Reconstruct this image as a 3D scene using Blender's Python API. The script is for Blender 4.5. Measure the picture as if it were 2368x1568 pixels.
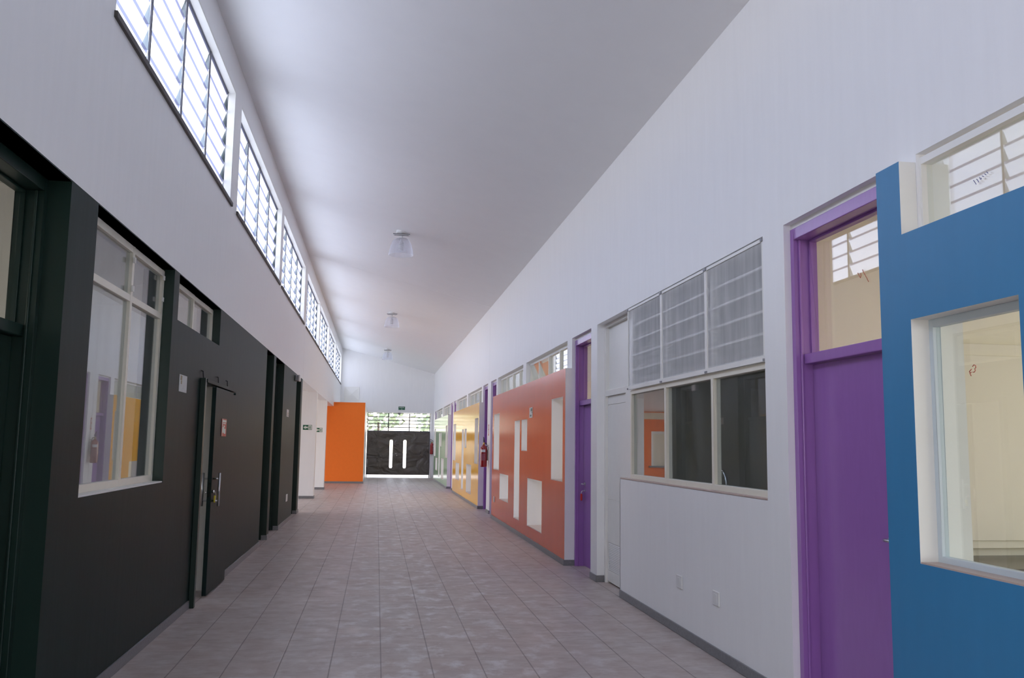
import bpy, bmesh, math, random
from mathutils import Vector, Matrix

random.seed(7)
sc = bpy.context.scene
for o in list(bpy.data.objects):
    bpy.data.objects.remove(o)
COL = sc.collection

# ------------------------------------------------------------------ camera
F_PX, PITCH, YAW, ROLL, EYE = 2052.0, math.radians(6.8088), math.radians(8.5199), math.radians(0.7960), 1.58
cy, sy = math.cos(YAW), math.sin(YAW)
fw = Vector((sy * math.cos(PITCH), cy * math.cos(PITCH), math.sin(PITCH)))
r0 = Vector((cy, -sy, 0)); u0 = r0.cross(fw)
rt = math.cos(ROLL) * r0 + math.sin(ROLL) * u0
up = -math.sin(ROLL) * r0 + math.cos(ROLL) * u0
cam_data = bpy.data.cameras.new('camera'); cam = bpy.data.objects.new('camera', cam_data); COL.objects.link(cam)
cam_data.sensor_width = 36.0; cam_data.lens = 36.0 * F_PX / 2368.0
cam_data.clip_start = 0.05; cam_data.clip_end = 500
cam.matrix_world = Matrix(((rt.x, up.x, -fw.x, 0), (rt.y, up.y, -fw.y, 0), (rt.z, up.z, -fw.z, EYE), (0, 0, 0, 1)))
sc.camera = cam

# ------------------------------------------------------------------ sky
world = bpy.data.worlds.new('sky'); sc.world = world; world.use_nodes = True
wn, wl = world.node_tree.nodes, world.node_tree.links
bg = wn['Background']; tc = wn.new('ShaderNodeTexCoord'); sx = wn.new('ShaderNodeSeparateXYZ'); cr = wn.new('ShaderNodeValToRGB')
wl.new(tc.outputs['Generated'], sx.inputs[0]); wl.new(sx.outputs['Z'], cr.inputs[0]); wl.new(cr.outputs[0], bg.inputs['Color'])
cr.color_ramp.elements[0].position = 0.0; cr.color_ramp.elements[0].color = (1.15, 1.07, 0.90, 1)
cr.color_ramp.elements[1].position = 0.22; cr.color_ramp.elements[1].color = (0.72, 0.81, 1.02, 1)
bg.inputs['Strength'].default_value = 4.2

# daylight portals in the openings the sky comes through (sampling aids, they emit nothing)
def portal(loc, rot, sx_, sy_):
    l = bpy.data.lights.new('daylight_portal', 'AREA'); l.shape = 'RECTANGLE'; l.size = sx_; l.size_y = sy_
    l.cycles.is_portal = True
    o = bpy.data.objects.new('daylight_portal', l); COL.objects.link(o); o.location = loc; o.rotation_euler = rot
portal((-1.99, 18.6, 4.91), (0, math.radians(-90), 0), 1.36, 47.0)
portal((-7.6, 28.2, 1.5), (0, math.radians(-90), 0), 3.0, 15.0)
portal((1.0, 42.4, 1.5), (math.radians(-90), 0, 0), 3.0, 3.0)
portal((0.45, -5.2, 1.45), (math.radians(90), 0, 0), 3.5, 2.9)

vs = sc.view_settings
sc.display_settings.display_device = 'sRGB'
vs.view_transform = 'Standard'; vs.look = 'None'; vs.gamma = 1.0; vs.use_curve_mapping = False
vs.exposure = 0.09
cyc = sc.cycles
cyc.use_denoising = True
cyc.max_bounces = 14; cyc.diffuse_bounces = 8; cyc.glossy_bounces = 5; cyc.transmission_bounces = 6; cyc.transparent_max_bounces = 24
cyc.sample_clamp_indirect = 8.0
cyc.caustics_reflective = False; cyc.caustics_refractive = False

# ------------------------------------------------------------------ materials
MATS = {}
def new_mat(name):
    m = bpy.data.materials.new(name); m.use_nodes = True; MATS[name] = m
    return m, m.node_tree.nodes, m.node_tree.links
def setin(b, k, v):
    if k in b.inputs: b.inputs[k].default_value = v
def paint(name, col, rough=0.5, bump=0.0, scale=(20, 20, 20), spec=0.5, var=0.06, metal=0.0, bdist=0.01, coat=0.0, detail=4):
    m, n, l = new_mat(name)
    b = n['Principled BSDF']; setin(b, 'Roughness', rough); setin(b, 'Specular IOR Level', spec); setin(b, 'Metallic', metal)
    if coat: setin(b, 'Coat Weight', coat); setin(b, 'Coat Roughness', 0.08)
    t = n.new('ShaderNodeTexCoord'); mp = n.new('ShaderNodeMapping'); mp.inputs['Scale'].default_value = scale
    nz = n.new('ShaderNodeTexNoise'); nz.inputs['Scale'].default_value = 1.0; nz.inputs['Detail'].default_value = detail
    l.new(t.outputs['Object'], mp.inputs[0]); l.new(mp.outputs[0], nz.inputs['Vector'])
    mx = n.new('ShaderNodeMix'); mx.data_type = 'RGBA'
    mx.inputs['A'].default_value = (*[c * (1 - var) for c in col], 1); mx.inputs['B'].default_value = (*[min(1, c * (1 + var)) for c in col], 1)
    l.new(nz.outputs['Fac'], mx.inputs['Factor']); l.new(mx.outputs['Result'], b.inputs['Base Color'])
    if bump:
        bp = n.new('ShaderNodeBump'); bp.inputs['Strength'].default_value = bump; bp.inputs['Distance'].default_value = bdist
        l.new(nz.outputs['Fac'], bp.inputs['Height']); l.new(bp.outputs[0], b.inputs['Normal'])
    return m

WHITE = paint('white_wall_paint', (0.88, 0.88, 0.88), 0.42, 0.12, (14, 14, 1.6), 0.4, 0.03)
CEIL = paint('ceiling_paint', (0.90, 0.90, 0.90), 0.75, 0.05, (3, 3, 3), 0.3, 0.02)
WTRIM = paint('white_trim_paint', (0.84, 0.83, 0.79), 0.4, 0, (9, 9, 9), 0.5, 0.03)
CREAM = paint('cream_wall_paint', (0.84, 0.78, 0.61), 0.55, 0.03, (8, 8, 3), 0.4, 0.03)
CREAMF = paint('cream_frame_paint', (0.86, 0.82, 0.70), 0.35, 0, (9, 9, 9), 0.5, 0.04)
WALLG = paint('dark_green_wall_paint', (0.0070, 0.0200, 0.0185), 0.45, 0.12, (9, 9, 0.5), 0.13, 0.10)
GREENE = paint('dark_green_enamel', (0.009, 0.026, 0.020), 0.34, 0.05, (20, 20, 3), 0.35, 0.08)
PURPLE = paint('purple_enamel', (0.34, 0.155, 0.46), 0.20, 0.06, (26, 26, 5), 0.5, 0.05)
BLUEP = paint('blue_wall_paint', (0.042, 0.225, 0.45), 0.42, 0.06, (12, 12, 2), 0.4, 0.05)
REDP = paint('brick_red_enamel', (0.74, 0.105, 0.028), 0.18, 0.16, (5, 5, 0.25), 0.16, 0.07)
YELP = paint('yellow_enamel', (0.95, 0.48, 0.02), 0.15, 0.16, (5, 5, 0.25), 0.14, 0.05)
GRNP = paint('pale_green_enamel', (0.42, 0.60, 0.38), 0.19, 0.16, (5, 5, 0.25), 0.25, 0.05)
ORANGE = paint('orange_wall_paint', (0.96, 0.21, 0.022), 0.6, 0.05, (10, 10, 10), 0.35, 0.04)
SILL = paint('dark_granite_sill', (0.075, 0.066, 0.06), 0.5, 0.0, (60, 60, 60), 0.4, 0.35)
GRAN = paint('grey_granite', (0.20, 0.20, 0.21), 0.4, 0.0, (45, 45, 45), 0.4, 0.3)
GRANC = paint('speckled_granite', (0.14, 0.125, 0.10), 0.25, 0.0, (120, 120, 120), 0.5, 0.8)
SILLW = paint('pink_marble_sill', (0.52, 0.40, 0.35), 0.35, 0.0, (25, 25, 25), 0.4, 0.1)
MULL = paint('dark_grey_window_metal', (0.10, 0.10, 0.12), 0.5, 0, (10, 10, 10), 0.4, 0.05)
STEEL = paint('brushed_steel', (0.62, 0.62, 0.63), 0.28, 0, (30, 30, 4), 0.5, 0.05, 1.0)
CHROME = paint('chrome', (0.80, 0.80, 0.80), 0.08, 0, (10, 10, 10), 0.5, 0.02, 1.0)
BRASS = paint('brass', (0.55, 0.38, 0.12), 0.25, 0, (20, 20, 20), 0.5, 0.05, 1.0)
REDM = paint('red_extinguisher_paint', (0.30, 0.008, 0.012), 0.16, 0, (10, 10, 10), 0.5, 0.04, 0, 0.01, 0.6)
BLACK = paint('black_plastic', (0.018, 0.018, 0.02), 0.4, 0, (20, 20, 20), 0.4, 0.1)
PLAST = paint('white_plastic', (0.76, 0.76, 0.75), 0.35, 0, (20, 20, 20), 0.5, 0.02)
GREYP = paint('grey_plastic', (0.28, 0.29, 0.31), 0.4, 0, (20, 20, 20), 0.5, 0.05)
YTAG = paint('yellow_plastic', (0.62, 0.50, 0.02), 0.35, 0, (20, 20, 20), 0.5, 0.05)
RTAG = paint('red_plastic', (0.65, 0.03, 0.02), 0.35, 0, (20, 20, 20), 0.5, 0.05)
SGREEN = paint('sign_green', (0.015, 0.11, 0.055), 0.4, 0, (20, 20, 20), 0.4, 0.04)
SWHITE = paint('sign_white', (0.72, 0.76, 0.70), 0.4, 0, (20, 20, 20), 0.4, 0.02)
SRED = paint('sign_red', (0.55, 0.06, 0.045), 0.4, 0, (20, 20, 20), 0.4, 0.04)
PAPER = paint('printed_paper', (0.66, 0.67, 0.65), 0.7, 0, (28, 28, 45), 0.2, 0.12)
INKR = paint('red_pen_ink', (0.60, 0.20, 0.14), 0.6, 0, (20, 20, 20), 0.2, 0.05)
INKB = paint('blue_pen_ink', (0.14, 0.15, 0.34), 0.6, 0, (20, 20, 20), 0.2, 0.05)
OCHRE = paint('ochre_crest_ink', (0.40, 0.34, 0.22), 0.6, 0, (40, 40, 40), 0.2, 0.2)
GROUND = paint('pale_earth_ground', (0.62, 0.53, 0.43), 0.9, 0, (0.6, 0.6, 0.6), 0.2, 0.08)
ROOFM = paint('roof_slab', (0.6, 0.6, 0.62), 0.9, 0, (1, 1, 1), 0.2, 0.05)
CURT = paint('dark_slit', (0.22, 0.21, 0.21), 0.9, 0, (1, 1, 1), 0.1, 0.05)

def dented_metal():
    m, n, l = new_mat('dented_brown_steel'); b = n['Principled BSDF']
    b.inputs['Base Color'].default_value = (0.060, 0.047, 0.038, 1); setin(b, 'Roughness', 0.3); setin(b, 'Specular IOR Level', 1.0)
    t = n.new('ShaderNodeTexCoord'); mp = n.new('ShaderNodeMapping'); mp.inputs['Scale'].default_value = (1.7, 1.7, 2.2)
    nz = n.new('ShaderNodeTexNoise'); nz.inputs['Scale'].default_value = 1.0; nz.inputs['Detail'].default_value = 2.5; nz.inputs['Distortion'].default_value = 0.8
    l.new(t.outputs['Object'], mp.inputs[0]); l.new(mp.outputs[0], nz.inputs['Vector'])
    bp = n.new('ShaderNodeBump'); bp.inputs['Strength'].default_value = 0.9; bp.inputs['Distance'].default_value = 0.12
    l.new(nz.outputs['Fac'], bp.inputs['Height']); l.new(bp.outputs[0], b.inputs['Normal'])
    return m
DOORM = dented_metal()

def floor_tiles():
    m, n, l = new_mat('ceramic_floor_tiles'); b = n['Principled BSDF']
    t = n.new('ShaderNodeTexCoord'); s = n.new('ShaderNodeSeparateXYZ'); l.new(t.outputs['Object'], s.inputs[0])
    def math_(op, a, bb=None, clamp=False):
        k = n.new('ShaderNodeMath'); k.operation = op; k.use_clamp = clamp
        for i, v in enumerate((a, bb)):
            if v is None: continue
            if isinstance(v, (int, float)): k.inputs[i].default_value = v
            else: l.new(v, k.inputs[i])
        return k.outputs[0]
    ux = math_('DIVIDE', math_('SUBTRACT', s.outputs['X'], 0.079), 0.3585)
    uy = math_('DIVIDE', math_('SUBTRACT', s.outputs['Y'], 6.43), 0.393)
    def line(u, w):
        f = math_('FRACT', u); d = math_('MINIMUM', f, math_('SUBTRACT', 1.0, f))
        return math_('SUBTRACT', 1.0, math_('DIVIDE', d, w, True), True)
    lx = line(ux, 0.020); ly = math_('MULTIPLY', line(uy, 0.013), 0.34)
    grout = math_('MAXIMUM', lx, ly)
    ix, iy = math_('FLOOR', ux), math_('FLOOR', uy)
    cmb = n.new('ShaderNodeCombineXYZ'); l.new(ix, cmb.inputs[0]); l.new(iy, cmb.inputs[1])
    wn_ = n.new('ShaderNodeTexWhiteNoise'); wn_.noise_dimensions = '2D'; l.new(cmb.outputs[0], wn_.inputs['Vector'])
    def noise(scale, det, rgh=0.55, off=(0, 0, 0)):
        mp = n.new('ShaderNodeMapping'); mp.inputs['Scale'].default_value = scale; mp.inputs['Location'].default_value = off
        z = n.new('ShaderNodeTexNoise'); z.inputs['Scale'].default_value = 1; z.inputs['Detail'].default_value = det; z.inputs['Roughness'].default_value = rgh
        l.new(t.outputs['Object'], mp.inputs[0]); l.new(mp.outputs[0], z.inputs['Vector']); return z.outputs['Fac']
    def ramp(v, stops):
        r = n.new('ShaderNodeValToRGB'); l.new(v, r.inputs[0]); e = r.color_ramp.elements
        e[0].position, e[0].color = stops[0]; e[1].position, e[1].color = stops[1]
        return r.outputs[0]
    def mix(f, a, c):
        k = n.new('ShaderNodeMix'); k.data_type = 'RGBA'
        for key, v in (('Factor', f), ('A', a), ('B', c)):
            if isinstance(v, (tuple, float, int)): k.inputs[key].default_value = v
            else: l.new(v, k.inputs[key])
        return k.outputs['Result']
    base = ramp(noise((5, 9, 5), 6, 0.65), ((0.32, (0.40, 0.325, 0.295, 1)), (0.68, (0.56, 0.51, 0.485, 1))))
    warm = mix(math_('MULTIPLY', wn_.outputs['Value'], 0.30), base, (0.50, 0.375, 0.325, 1))
    dustm = ramp(noise((5.2, 4.0, 5), 6, 0.62, (3, 1, 0)), ((0.51, (0, 0, 0, 1)), (0.66, (1, 1, 1, 1))))
    # the dusty trail people walk, down the middle of the corridor
    d = math_('ABSOLUTE', math_('SUBTRACT', s.outputs['X'], 0.55))
    trail = math_('SUBTRACT', 1.0, math_('DIVIDE', d, 1.5), True)
    bw = n.new('ShaderNodeRGBToBW'); l.new(dustm, bw.inputs[0])
    dust = math_('MULTIPLY', math_('MULTIPLY', bw.outputs[0], math_('ADD', math_('MULTIPLY', trail, 0.75), 0.22)), 0.75)
    c = mix(dust, warm, (0.76, 0.75, 0.75, 1))
    c = mix(math_('MULTIPLY', grout, 0.80), c, (0.13, 0.095, 0.085, 1))
    l.new(c, b.inputs['Base Color'])
    rr = n.new('ShaderNodeMapRange'); rr.inputs['To Min'].default_value = 0.34; rr.inputs['To Max'].default_value = 0.54; rr.inputs['From Min'].default_value = 0.3; rr.inputs['From Max'].default_value = 0.7
    l.new(noise((4, 3, 4), 3), rr.inputs[0]); l.new(rr.outputs[0], b.inputs['Roughness']); setin(b, 'Specular IOR Level', 0.4)
    bp = n.new('ShaderNodeBump'); bp.inputs['Strength'].default_value = 0.35; bp.inputs['Distance'].default_value = 0.003; bp.invert = True
    l.new(grout, bp.inputs['Height']); l.new(bp.outputs[0], b.inputs['Normal'])
    return m
TILES = floor_tiles()

def glass(name, tint, ior=1.5, haze=0.0, hazecol=(0.75, 0.77, 0.78)):
    m, n, l = new_mat(name); n.remove(n['Principled BSDF']); out = n['Material Output']
    tr = n.new('ShaderNodeBsdfTransparent'); tr.inputs[0].default_value = (*tint, 1)
    gl = n.new('ShaderNodeBsdfGlossy'); gl.inputs['Roughness'].default_value = 0.01; gl.inputs[0].default_value = (0.95, 0.97, 1, 1)
    fr = n.new('ShaderNodeFresnel'); ge = n.new('ShaderNodeNewGeometry')      # same reflectance on both faces of the thin pane
    io = n.new('ShaderNodeMapRange'); io.inputs['To Min'].default_value = ior; io.inputs['To Max'].default_value = 1.0 / ior
    l.new(ge.outputs['Backfacing'], io.inputs[0]); l.new(io.outputs[0], fr.inputs['IOR'])
    mx = n.new('ShaderNodeMixShader'); l.new(fr.outputs[0], mx.inputs[0])
    first = tr.outputs[0]
    if haze:
        df = n.new('ShaderNodeBsdfDiffuse'); df.inputs[0].default_value = (*hazecol, 1)
        t = n.new('ShaderNodeTexCoord'); mp = n.new('ShaderNodeMapping'); mp.inputs['Scale'].default_value = (3, 3, 1.2)
        nz = n.new('ShaderNodeTexNoise'); nz.inputs['Scale'].default_value = 1.5; nz.inputs['Detail'].default_value = 5
        l.new(t.outputs['Object'], mp.inputs[0]); l.new(mp.outputs[0], nz.inputs['Vector'])
        mr = n.new('ShaderNodeMapRange'); mr.inputs['From Min'].default_value = 0.3; mr.inputs['From Max'].default_value = 0.75
        mr.inputs['To Min'].default_value = haze * 0.35; mr.inputs['To Max'].default_value = haze * 1.3
        l.new(nz.outputs['Fac'], mr.inputs[0])
        m2 = n.new('ShaderNodeMixShader'); l.new(mr.outputs[0], m2.inputs[0]); l.new(tr.outputs[0], m2.inputs[1]); l.new(df.outputs[0], m2.inputs[2]); first = m2.outputs[0]
    l.new(first, mx.inputs[1]); l.new(gl.outputs[0], mx.inputs[2]); l.new(mx.outputs[0], out.inputs[0])
    return m
GLASS = glass('window_glass', (0.93, 0.96, 0.95))
GLASSD = glass('dusty_window_glass', (0.90, 0.93, 0.93), 1.55, 0.06)
GLASST = glass('transom_glass', (0.95, 0.95, 0.93))
SHADE = glass('clear_lamp_glass', (0.97, 0.98, 1.0), 1.2, 0.16, (0.88, 0.88, 0.95))
LOUVG = glass('kitchen_louvre_glass', (0.80, 0.83, 0.84), 1.5, 0.10)

def louvre_glass(name, tc_, sc_, f):
    m, n, l = new_mat(name); n.remove(n['Principled BSDF']); out = n['Material Output']
    tr = n.new('ShaderNodeBsdfTransparent'); tr.inputs[0].default_value = (*tc_, 1)
    tl = n.new('ShaderNodeBsdfTranslucent'); tl.inputs[0].default_value = (*sc_, 1)
    mx = n.new('ShaderNodeMixShader'); mx.inputs[0].default_value = f
    l.new(tr.outputs[0], mx.inputs[1]); l.new(tl.outputs[0], mx.inputs[2]); l.new(mx.outputs[0], out.inputs[0])
    return m
FROST = louvre_glass('frosted_louvre_glass', (0.90, 0.92, 1.0), (0.90, 0.90, 0.95), 0.65)
FROST2 = louvre_glass('louvre_edge_glass', (0.175, 0.18, 0.26), (0.26, 0.27, 0.40), 0.35)
SKYGAP = louvre_glass('louvre_sky_gap_tint', (0.20, 0.225, 0.235), (0.30, 0.34, 0.35), 0.35)  # sky glimpsed past the blade ends, put into the tint

def screen_mesh():
    m, n, l = new_mat('white_insect_mesh'); n.remove(n['Principled BSDF']); out = n['Material Output']
    tr = n.new('ShaderNodeBsdfTransparent'); df = n.new('ShaderNodeBsdfDiffuse'); df.inputs[0].default_value = (0.86, 0.87, 0.87, 1)
    t = n.new('ShaderNodeTexCoord'); mp = n.new('ShaderNodeMapping'); mp.inputs['Scale'].default_value = (6, 7, 0.9)
    nz = n.new('ShaderNodeTexNoise'); nz.inputs['Scale'].default_value = 1.6; nz.inputs['Detail'].default_value = 6
    l.new(t.outputs['Object'], mp.inputs[0]); l.new(mp.outputs[0], nz.inputs['Vector'])
    mr = n.new('ShaderNodeMapRange'); mr.inputs['From Min'].default_value = 0.25; mr.inputs['From Max'].default_value = 0.8
    mr.inputs['To Min'].default_value = 0.38; mr.inputs['To Max'].default_value = 0.58
    l.new(nz.outputs['Fac'], mr.inputs[0])
    mx = n.new('ShaderNodeMixShader'); l.new(mr.outputs[0], mx.inputs[0]); l.new(tr.outputs[0], mx.inputs[1]); l.new(df.outputs[0], mx.inputs[2]); l.new(mx.outputs[0], out.inputs[0])
    return m
SCREEN = screen_mesh()

# ------------------------------------------------------------------ mesh helpers
class MB:
    def __init__(self): self.v, self.f, self.m, self.s = [], [], [], []
    def quad(self, pts, m=0, smooth=False):
        i = len(self.v); self.v += [tuple(p) for p in pts]; self.f.append(tuple(range(i, i + len(pts)))); self.m.append(m); self.s.append(smooth)
    def box(self, x0, x1, y0, y1, z0, z1, m=0):
        if x0 > x1: x0, x1 = x1, x0
        if y0 > y1: y0, y1 = y1, y0
        if z0 > z1: z0, z1 = z1, z0
        i = len(self.v)
        self.v += [(x, y, z) for x in (x0, x1) for y in (y0, y1) for z in (z0, z1)]
        for q in ((0, 1, 3, 2), (4, 6, 7, 5), (0, 4, 5, 1), (2, 3, 7, 6), (0, 2, 6, 4), (1, 5, 7, 3)):
            self.f.append(tuple(i + k for k in q)); self.m.append(m); self.s.append(False)
        return self
    def hull(self, a, b, m=0):                       # two matching rings of points joined into a closed solid
        n = len(a); i = len(self.v); self.v += [tuple(p) for p in a] + [tuple(p) for p in b]
        for k in range(n):
            self.f.append((i + k, i + (k + 1) % n, i + n + (k + 1) % n, i + n + k)); self.m.append(m); self.s.append(False)
        self.f.append(tuple(i + k for k in range(n))[::-1]); self.f.append(tuple(i + n + k for k in range(n))); self.m += [m, m]; self.s += [False, False]
    def tube(self, pts, r, n=10, m=0, closed=False):
        P = [Vector(p) for p in pts]; rings = []; prev = None
        for k, p in enumerate(P):
            a = P[k - 1] if (k > 0 or closed) else P[k]; c = P[(k + 1) % len(P)] if (k < len(P) - 1 or closed) else P[k]
            d = (c - a).normalized()
            if prev is None:
                u = d.orthogonal().normalized()
            else:
                u = (prev - d * prev.dot(d)); u = u.normalized() if u.length > 1e-6 else d.orthogonal().normalized()
            prev = u; w = d.cross(u); rr = r[k] if isinstance(r, (list, tuple)) else r
            rings.append([p + (u * math.cos(2 * math.pi * j / n) + w * math.sin(2 * math.pi * j / n)) * rr for j in range(n)])
        i = len(self.v)
        for ring in rings: self.v += [tuple(q) for q in ring]
        L = len(rings)
        for k in range(L if closed else L - 1):
            for j in range(n):
                a, b = i + k * n, i + ((k + 1) % L) * n
                self.f.append((a + j, a + (j + 1) % n, b + (j + 1) % n, b + j)); self.m.append(m); self.s.append(True)
        if not closed:
            self.f.append(tuple(i + j for j in range(n))[::-1]); self.f.append(tuple(i + (L - 1) * n + j for j in range(n))); self.m += [m, m]; self.s += [False, False]
        return self
    def lathe(self, prof, c, n=28, m=0):
        i = len(self.v)
        for r, z in prof:
            self.v += [(c[0] + r * math.cos(2 * math.pi * j / n), c[1] + r * math.sin(2 * math.pi * j / n), c[2] + z) for j in range(n)]
        for k in range(len(prof) - 1):
            for j in range(n):
                a, b = i + k * n, i + (k + 1) * n
                self.f.append((a + j, a + (j + 1) % n, b + (j + 1) % n, b + j)); self.m.append(m); self.s.append(True)
        return self
    def slab(self, axis, front, back, A, B, holes=(), mf=0, mr=0, mk=0, me=None):
        me = mr if me is None else me
        ga = sorted({A[0], A[1], *[min(max(h[k], A[0]), A[1]) for h in holes for k in (0, 1)]})
        gb = sorted({B[0], B[1], *[min(max(h[k], B[0]), B[1]) for h in holes for k in (2, 3)]})
        def solid(i, j):
            if i < 0 or j < 0 or i >= len(ga) - 1 or j >= len(gb) - 1: return None
            ca, cb = (ga[i] + ga[i + 1]) / 2, (gb[j] + gb[j + 1]) / 2
            return not any(h[0] < ca < h[1] and h[2] < cb < h[3] for h in holes)
        def P(a, b, d): return (d, a, b) if axis == 'x' else (a, d, b)
        for i in range(len(ga) - 1):
            for j in range(len(gb) - 1):
                if not solid(i, j): continue
                a0, a1, b0, b1 = ga[i], ga[i + 1], gb[j], gb[j + 1]
                self.quad([P(a0, b0, front), P(a1, b0, front), P(a1, b1, front), P(a0, b1, front)], mf)
                self.quad([P(a0, b0, back), P(a1, b0, back), P(a1, b1, back), P(a0, b1, back)], mk)
                for (ni, nj, p, q) in ((i - 1, j, (a0, b0), (a0, b1)), (i + 1, j, (a1, b0), (a1, b1)), (i, j - 1, (a0, b0), (a1, b0)), (i, j + 1, (a0, b1), (a1, b1))):
                    s = solid(ni, nj)
                    if s: continue
                    self.quad([P(*p, front), P(*q, front), P(*q, back), P(*p, back)], me if s is None else mr)
        return self
    def build(self, name, mats, parent=None, bevel=0.0, local=False):
        me = bpy.data.meshes.new(name)
        off = Vector((0, 0, 0))
        if parent is not None and not local:
            off = Vector(parent.location)
            if parent.parent is not None: off = off + Vector(parent.parent.location)
        me.from_pydata([tuple(Vector(p) - off) for p in self.v], [], self.f)
        for mm in (mats if isinstance(mats, (list, tuple)) else [mats]): me.materials.append(mm)
        for p, k, s in zip(me.polygons, self.m, self.s): p.material_index = k; p.use_smooth = s
        bm = bmesh.new(); bm.from_mesh(me); bmesh.ops.remove_doubles(bm, verts=bm.verts, dist=1e-5)
        bmesh.ops.recalc_face_normals(bm, faces=bm.faces); bm.to_mesh(me); bm.free()
        o = bpy.data.objects.new(name, me); COL.objects.link(o)
        if parent is not None: o.parent = parent
        if bevel:
            b = o.modifiers.new('edge', 'BEVEL'); b.width = bevel; b.segments = 2; b.limit_method = 'ANGLE'
        return o

def tag(o, label, cat, group=None, kind=None):
    o['label'] = label; o['category'] = cat
    if group: o['group'] = group
    if kind: o['kind'] = kind
    return o
def thing(name, loc, label, cat, group=None, kind=None):
    o = bpy.data.objects.new(name, None); COL.objects.link(o); o.location = loc; o.empty_display_size = 0.1
    return tag(o, label, cat, group, kind)
def copy_tree(o, parent=None):
    c = o.copy(); COL.objects.link(c); c.parent = parent
    for ch in list(o.children): copy_tree(ch, c)
    return c

XL, XR, YN, YE = -1.72, 2.60, -5.0, 41.7
CZ0, SLOPE = 5.95, (5.95 - 4.84) / (2.60 + 1.72)
def cz(x): return CZ0 - (x - XL) * SLOPE

# ------------------------------------------------------------------ floor, ground, ceiling
tag(MB().box(-7.9, 8.3, YN - 0.1, 42.4, -0.15, 0.0).build('floor', TILES), 'beige ceramic tile floor of the corridor', 'floor', kind='structure')
tag(MB().box(-90, 90, -60, 160, -0.4, -0.16).build('ground', GROUND), 'pale ground outside the building, seen under the end door', 'ground', kind='structure')
def ceiling(y0, y1, label):
    b = MB(); x0, x1 = -2.05, 2.80
    b.hull([(x0, y0, cz(x0)), (x1, y0, cz(x1)), (x1, y1, cz(x1)), (x0, y1, cz(x0))], [(x0, y0, cz(x0) + .14), (x1, y0, cz(x1) + .14), (x1, y1, cz(x1) + .14), (x0, y1, cz(x0) + .14)])
    tag(b.build('ceiling', [CEIL]), label, 'ceiling', kind='structure')
ceiling(YN - .2, 20.845, 'nearer half of the sloping white ceiling, up to the expansion joint')
ceiling(20.862, 42.2, 'farther half of the sloping white ceiling, beyond the expansion joint')
b = MB(); x0, x1 = -2.05, 2.80
b.hull([(x0, 20.8, cz(x0) + .03), (x1, 20.8, cz(x1) + .03), (x1, 20.9, cz(x1) + .03), (x0, 20.9, cz(x0) + .03)][:4], [(x0, 20.8, cz(x0) + .2), (x1, 20.8, cz(x1) + .2), (x1, 20.9, cz(x1) + .2), (x0, 20.9, cz(x0) + .2)])
# low roofs over the rooms on both sides
tag(MB().box(-7.9, -1.97, YN - .1, 42.3, 3.03, 3.25).build('ceiling_left', [WTRIM]), 'low flat ceiling over the rooms and side hall on the left', 'ceiling', kind='structure')
tag(MB().box(2.78, 8.3, YN - .1, 42.3, 3.12, 3.3).build('ceiling_right', [WTRIM]), 'low flat ceiling over the classrooms on the right', 'ceiling', kind='structure')

# ------------------------------------------------------------------ left wall: white upper part with clerestory openings
CLER = [(-4.4, 0.25), (0.62, 5.25), (5.66, 10.16), (10.60, 15.28), (15.62, 20.40), (21.05, 25.72), (25.98, 30.82), (31.16, 35.85), (36.22, 41.5)]
SZ0, SZ1 = 4.27, 5.56
def upper(y0, y1, cl, label, extra=()):
    b = MB().slab('x', XL, -1.97, (y0, y1), (3.0, 6.05), [(a, c, SZ0, SZ1) for a, c in cl] + list(extra))
    tag(b.build('wall_left_upper', [WHITE]), label, 'wall', kind='structure')
upper(YN, 20.843, CLER[:5], 'nearer white upper left wall below the high louvre windows')
upper(20.862, 42.2, CLER[5:], 'farther white upper left wall carried by the white pillars', [(35.7, 43, 2.9, 3.17)])

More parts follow.
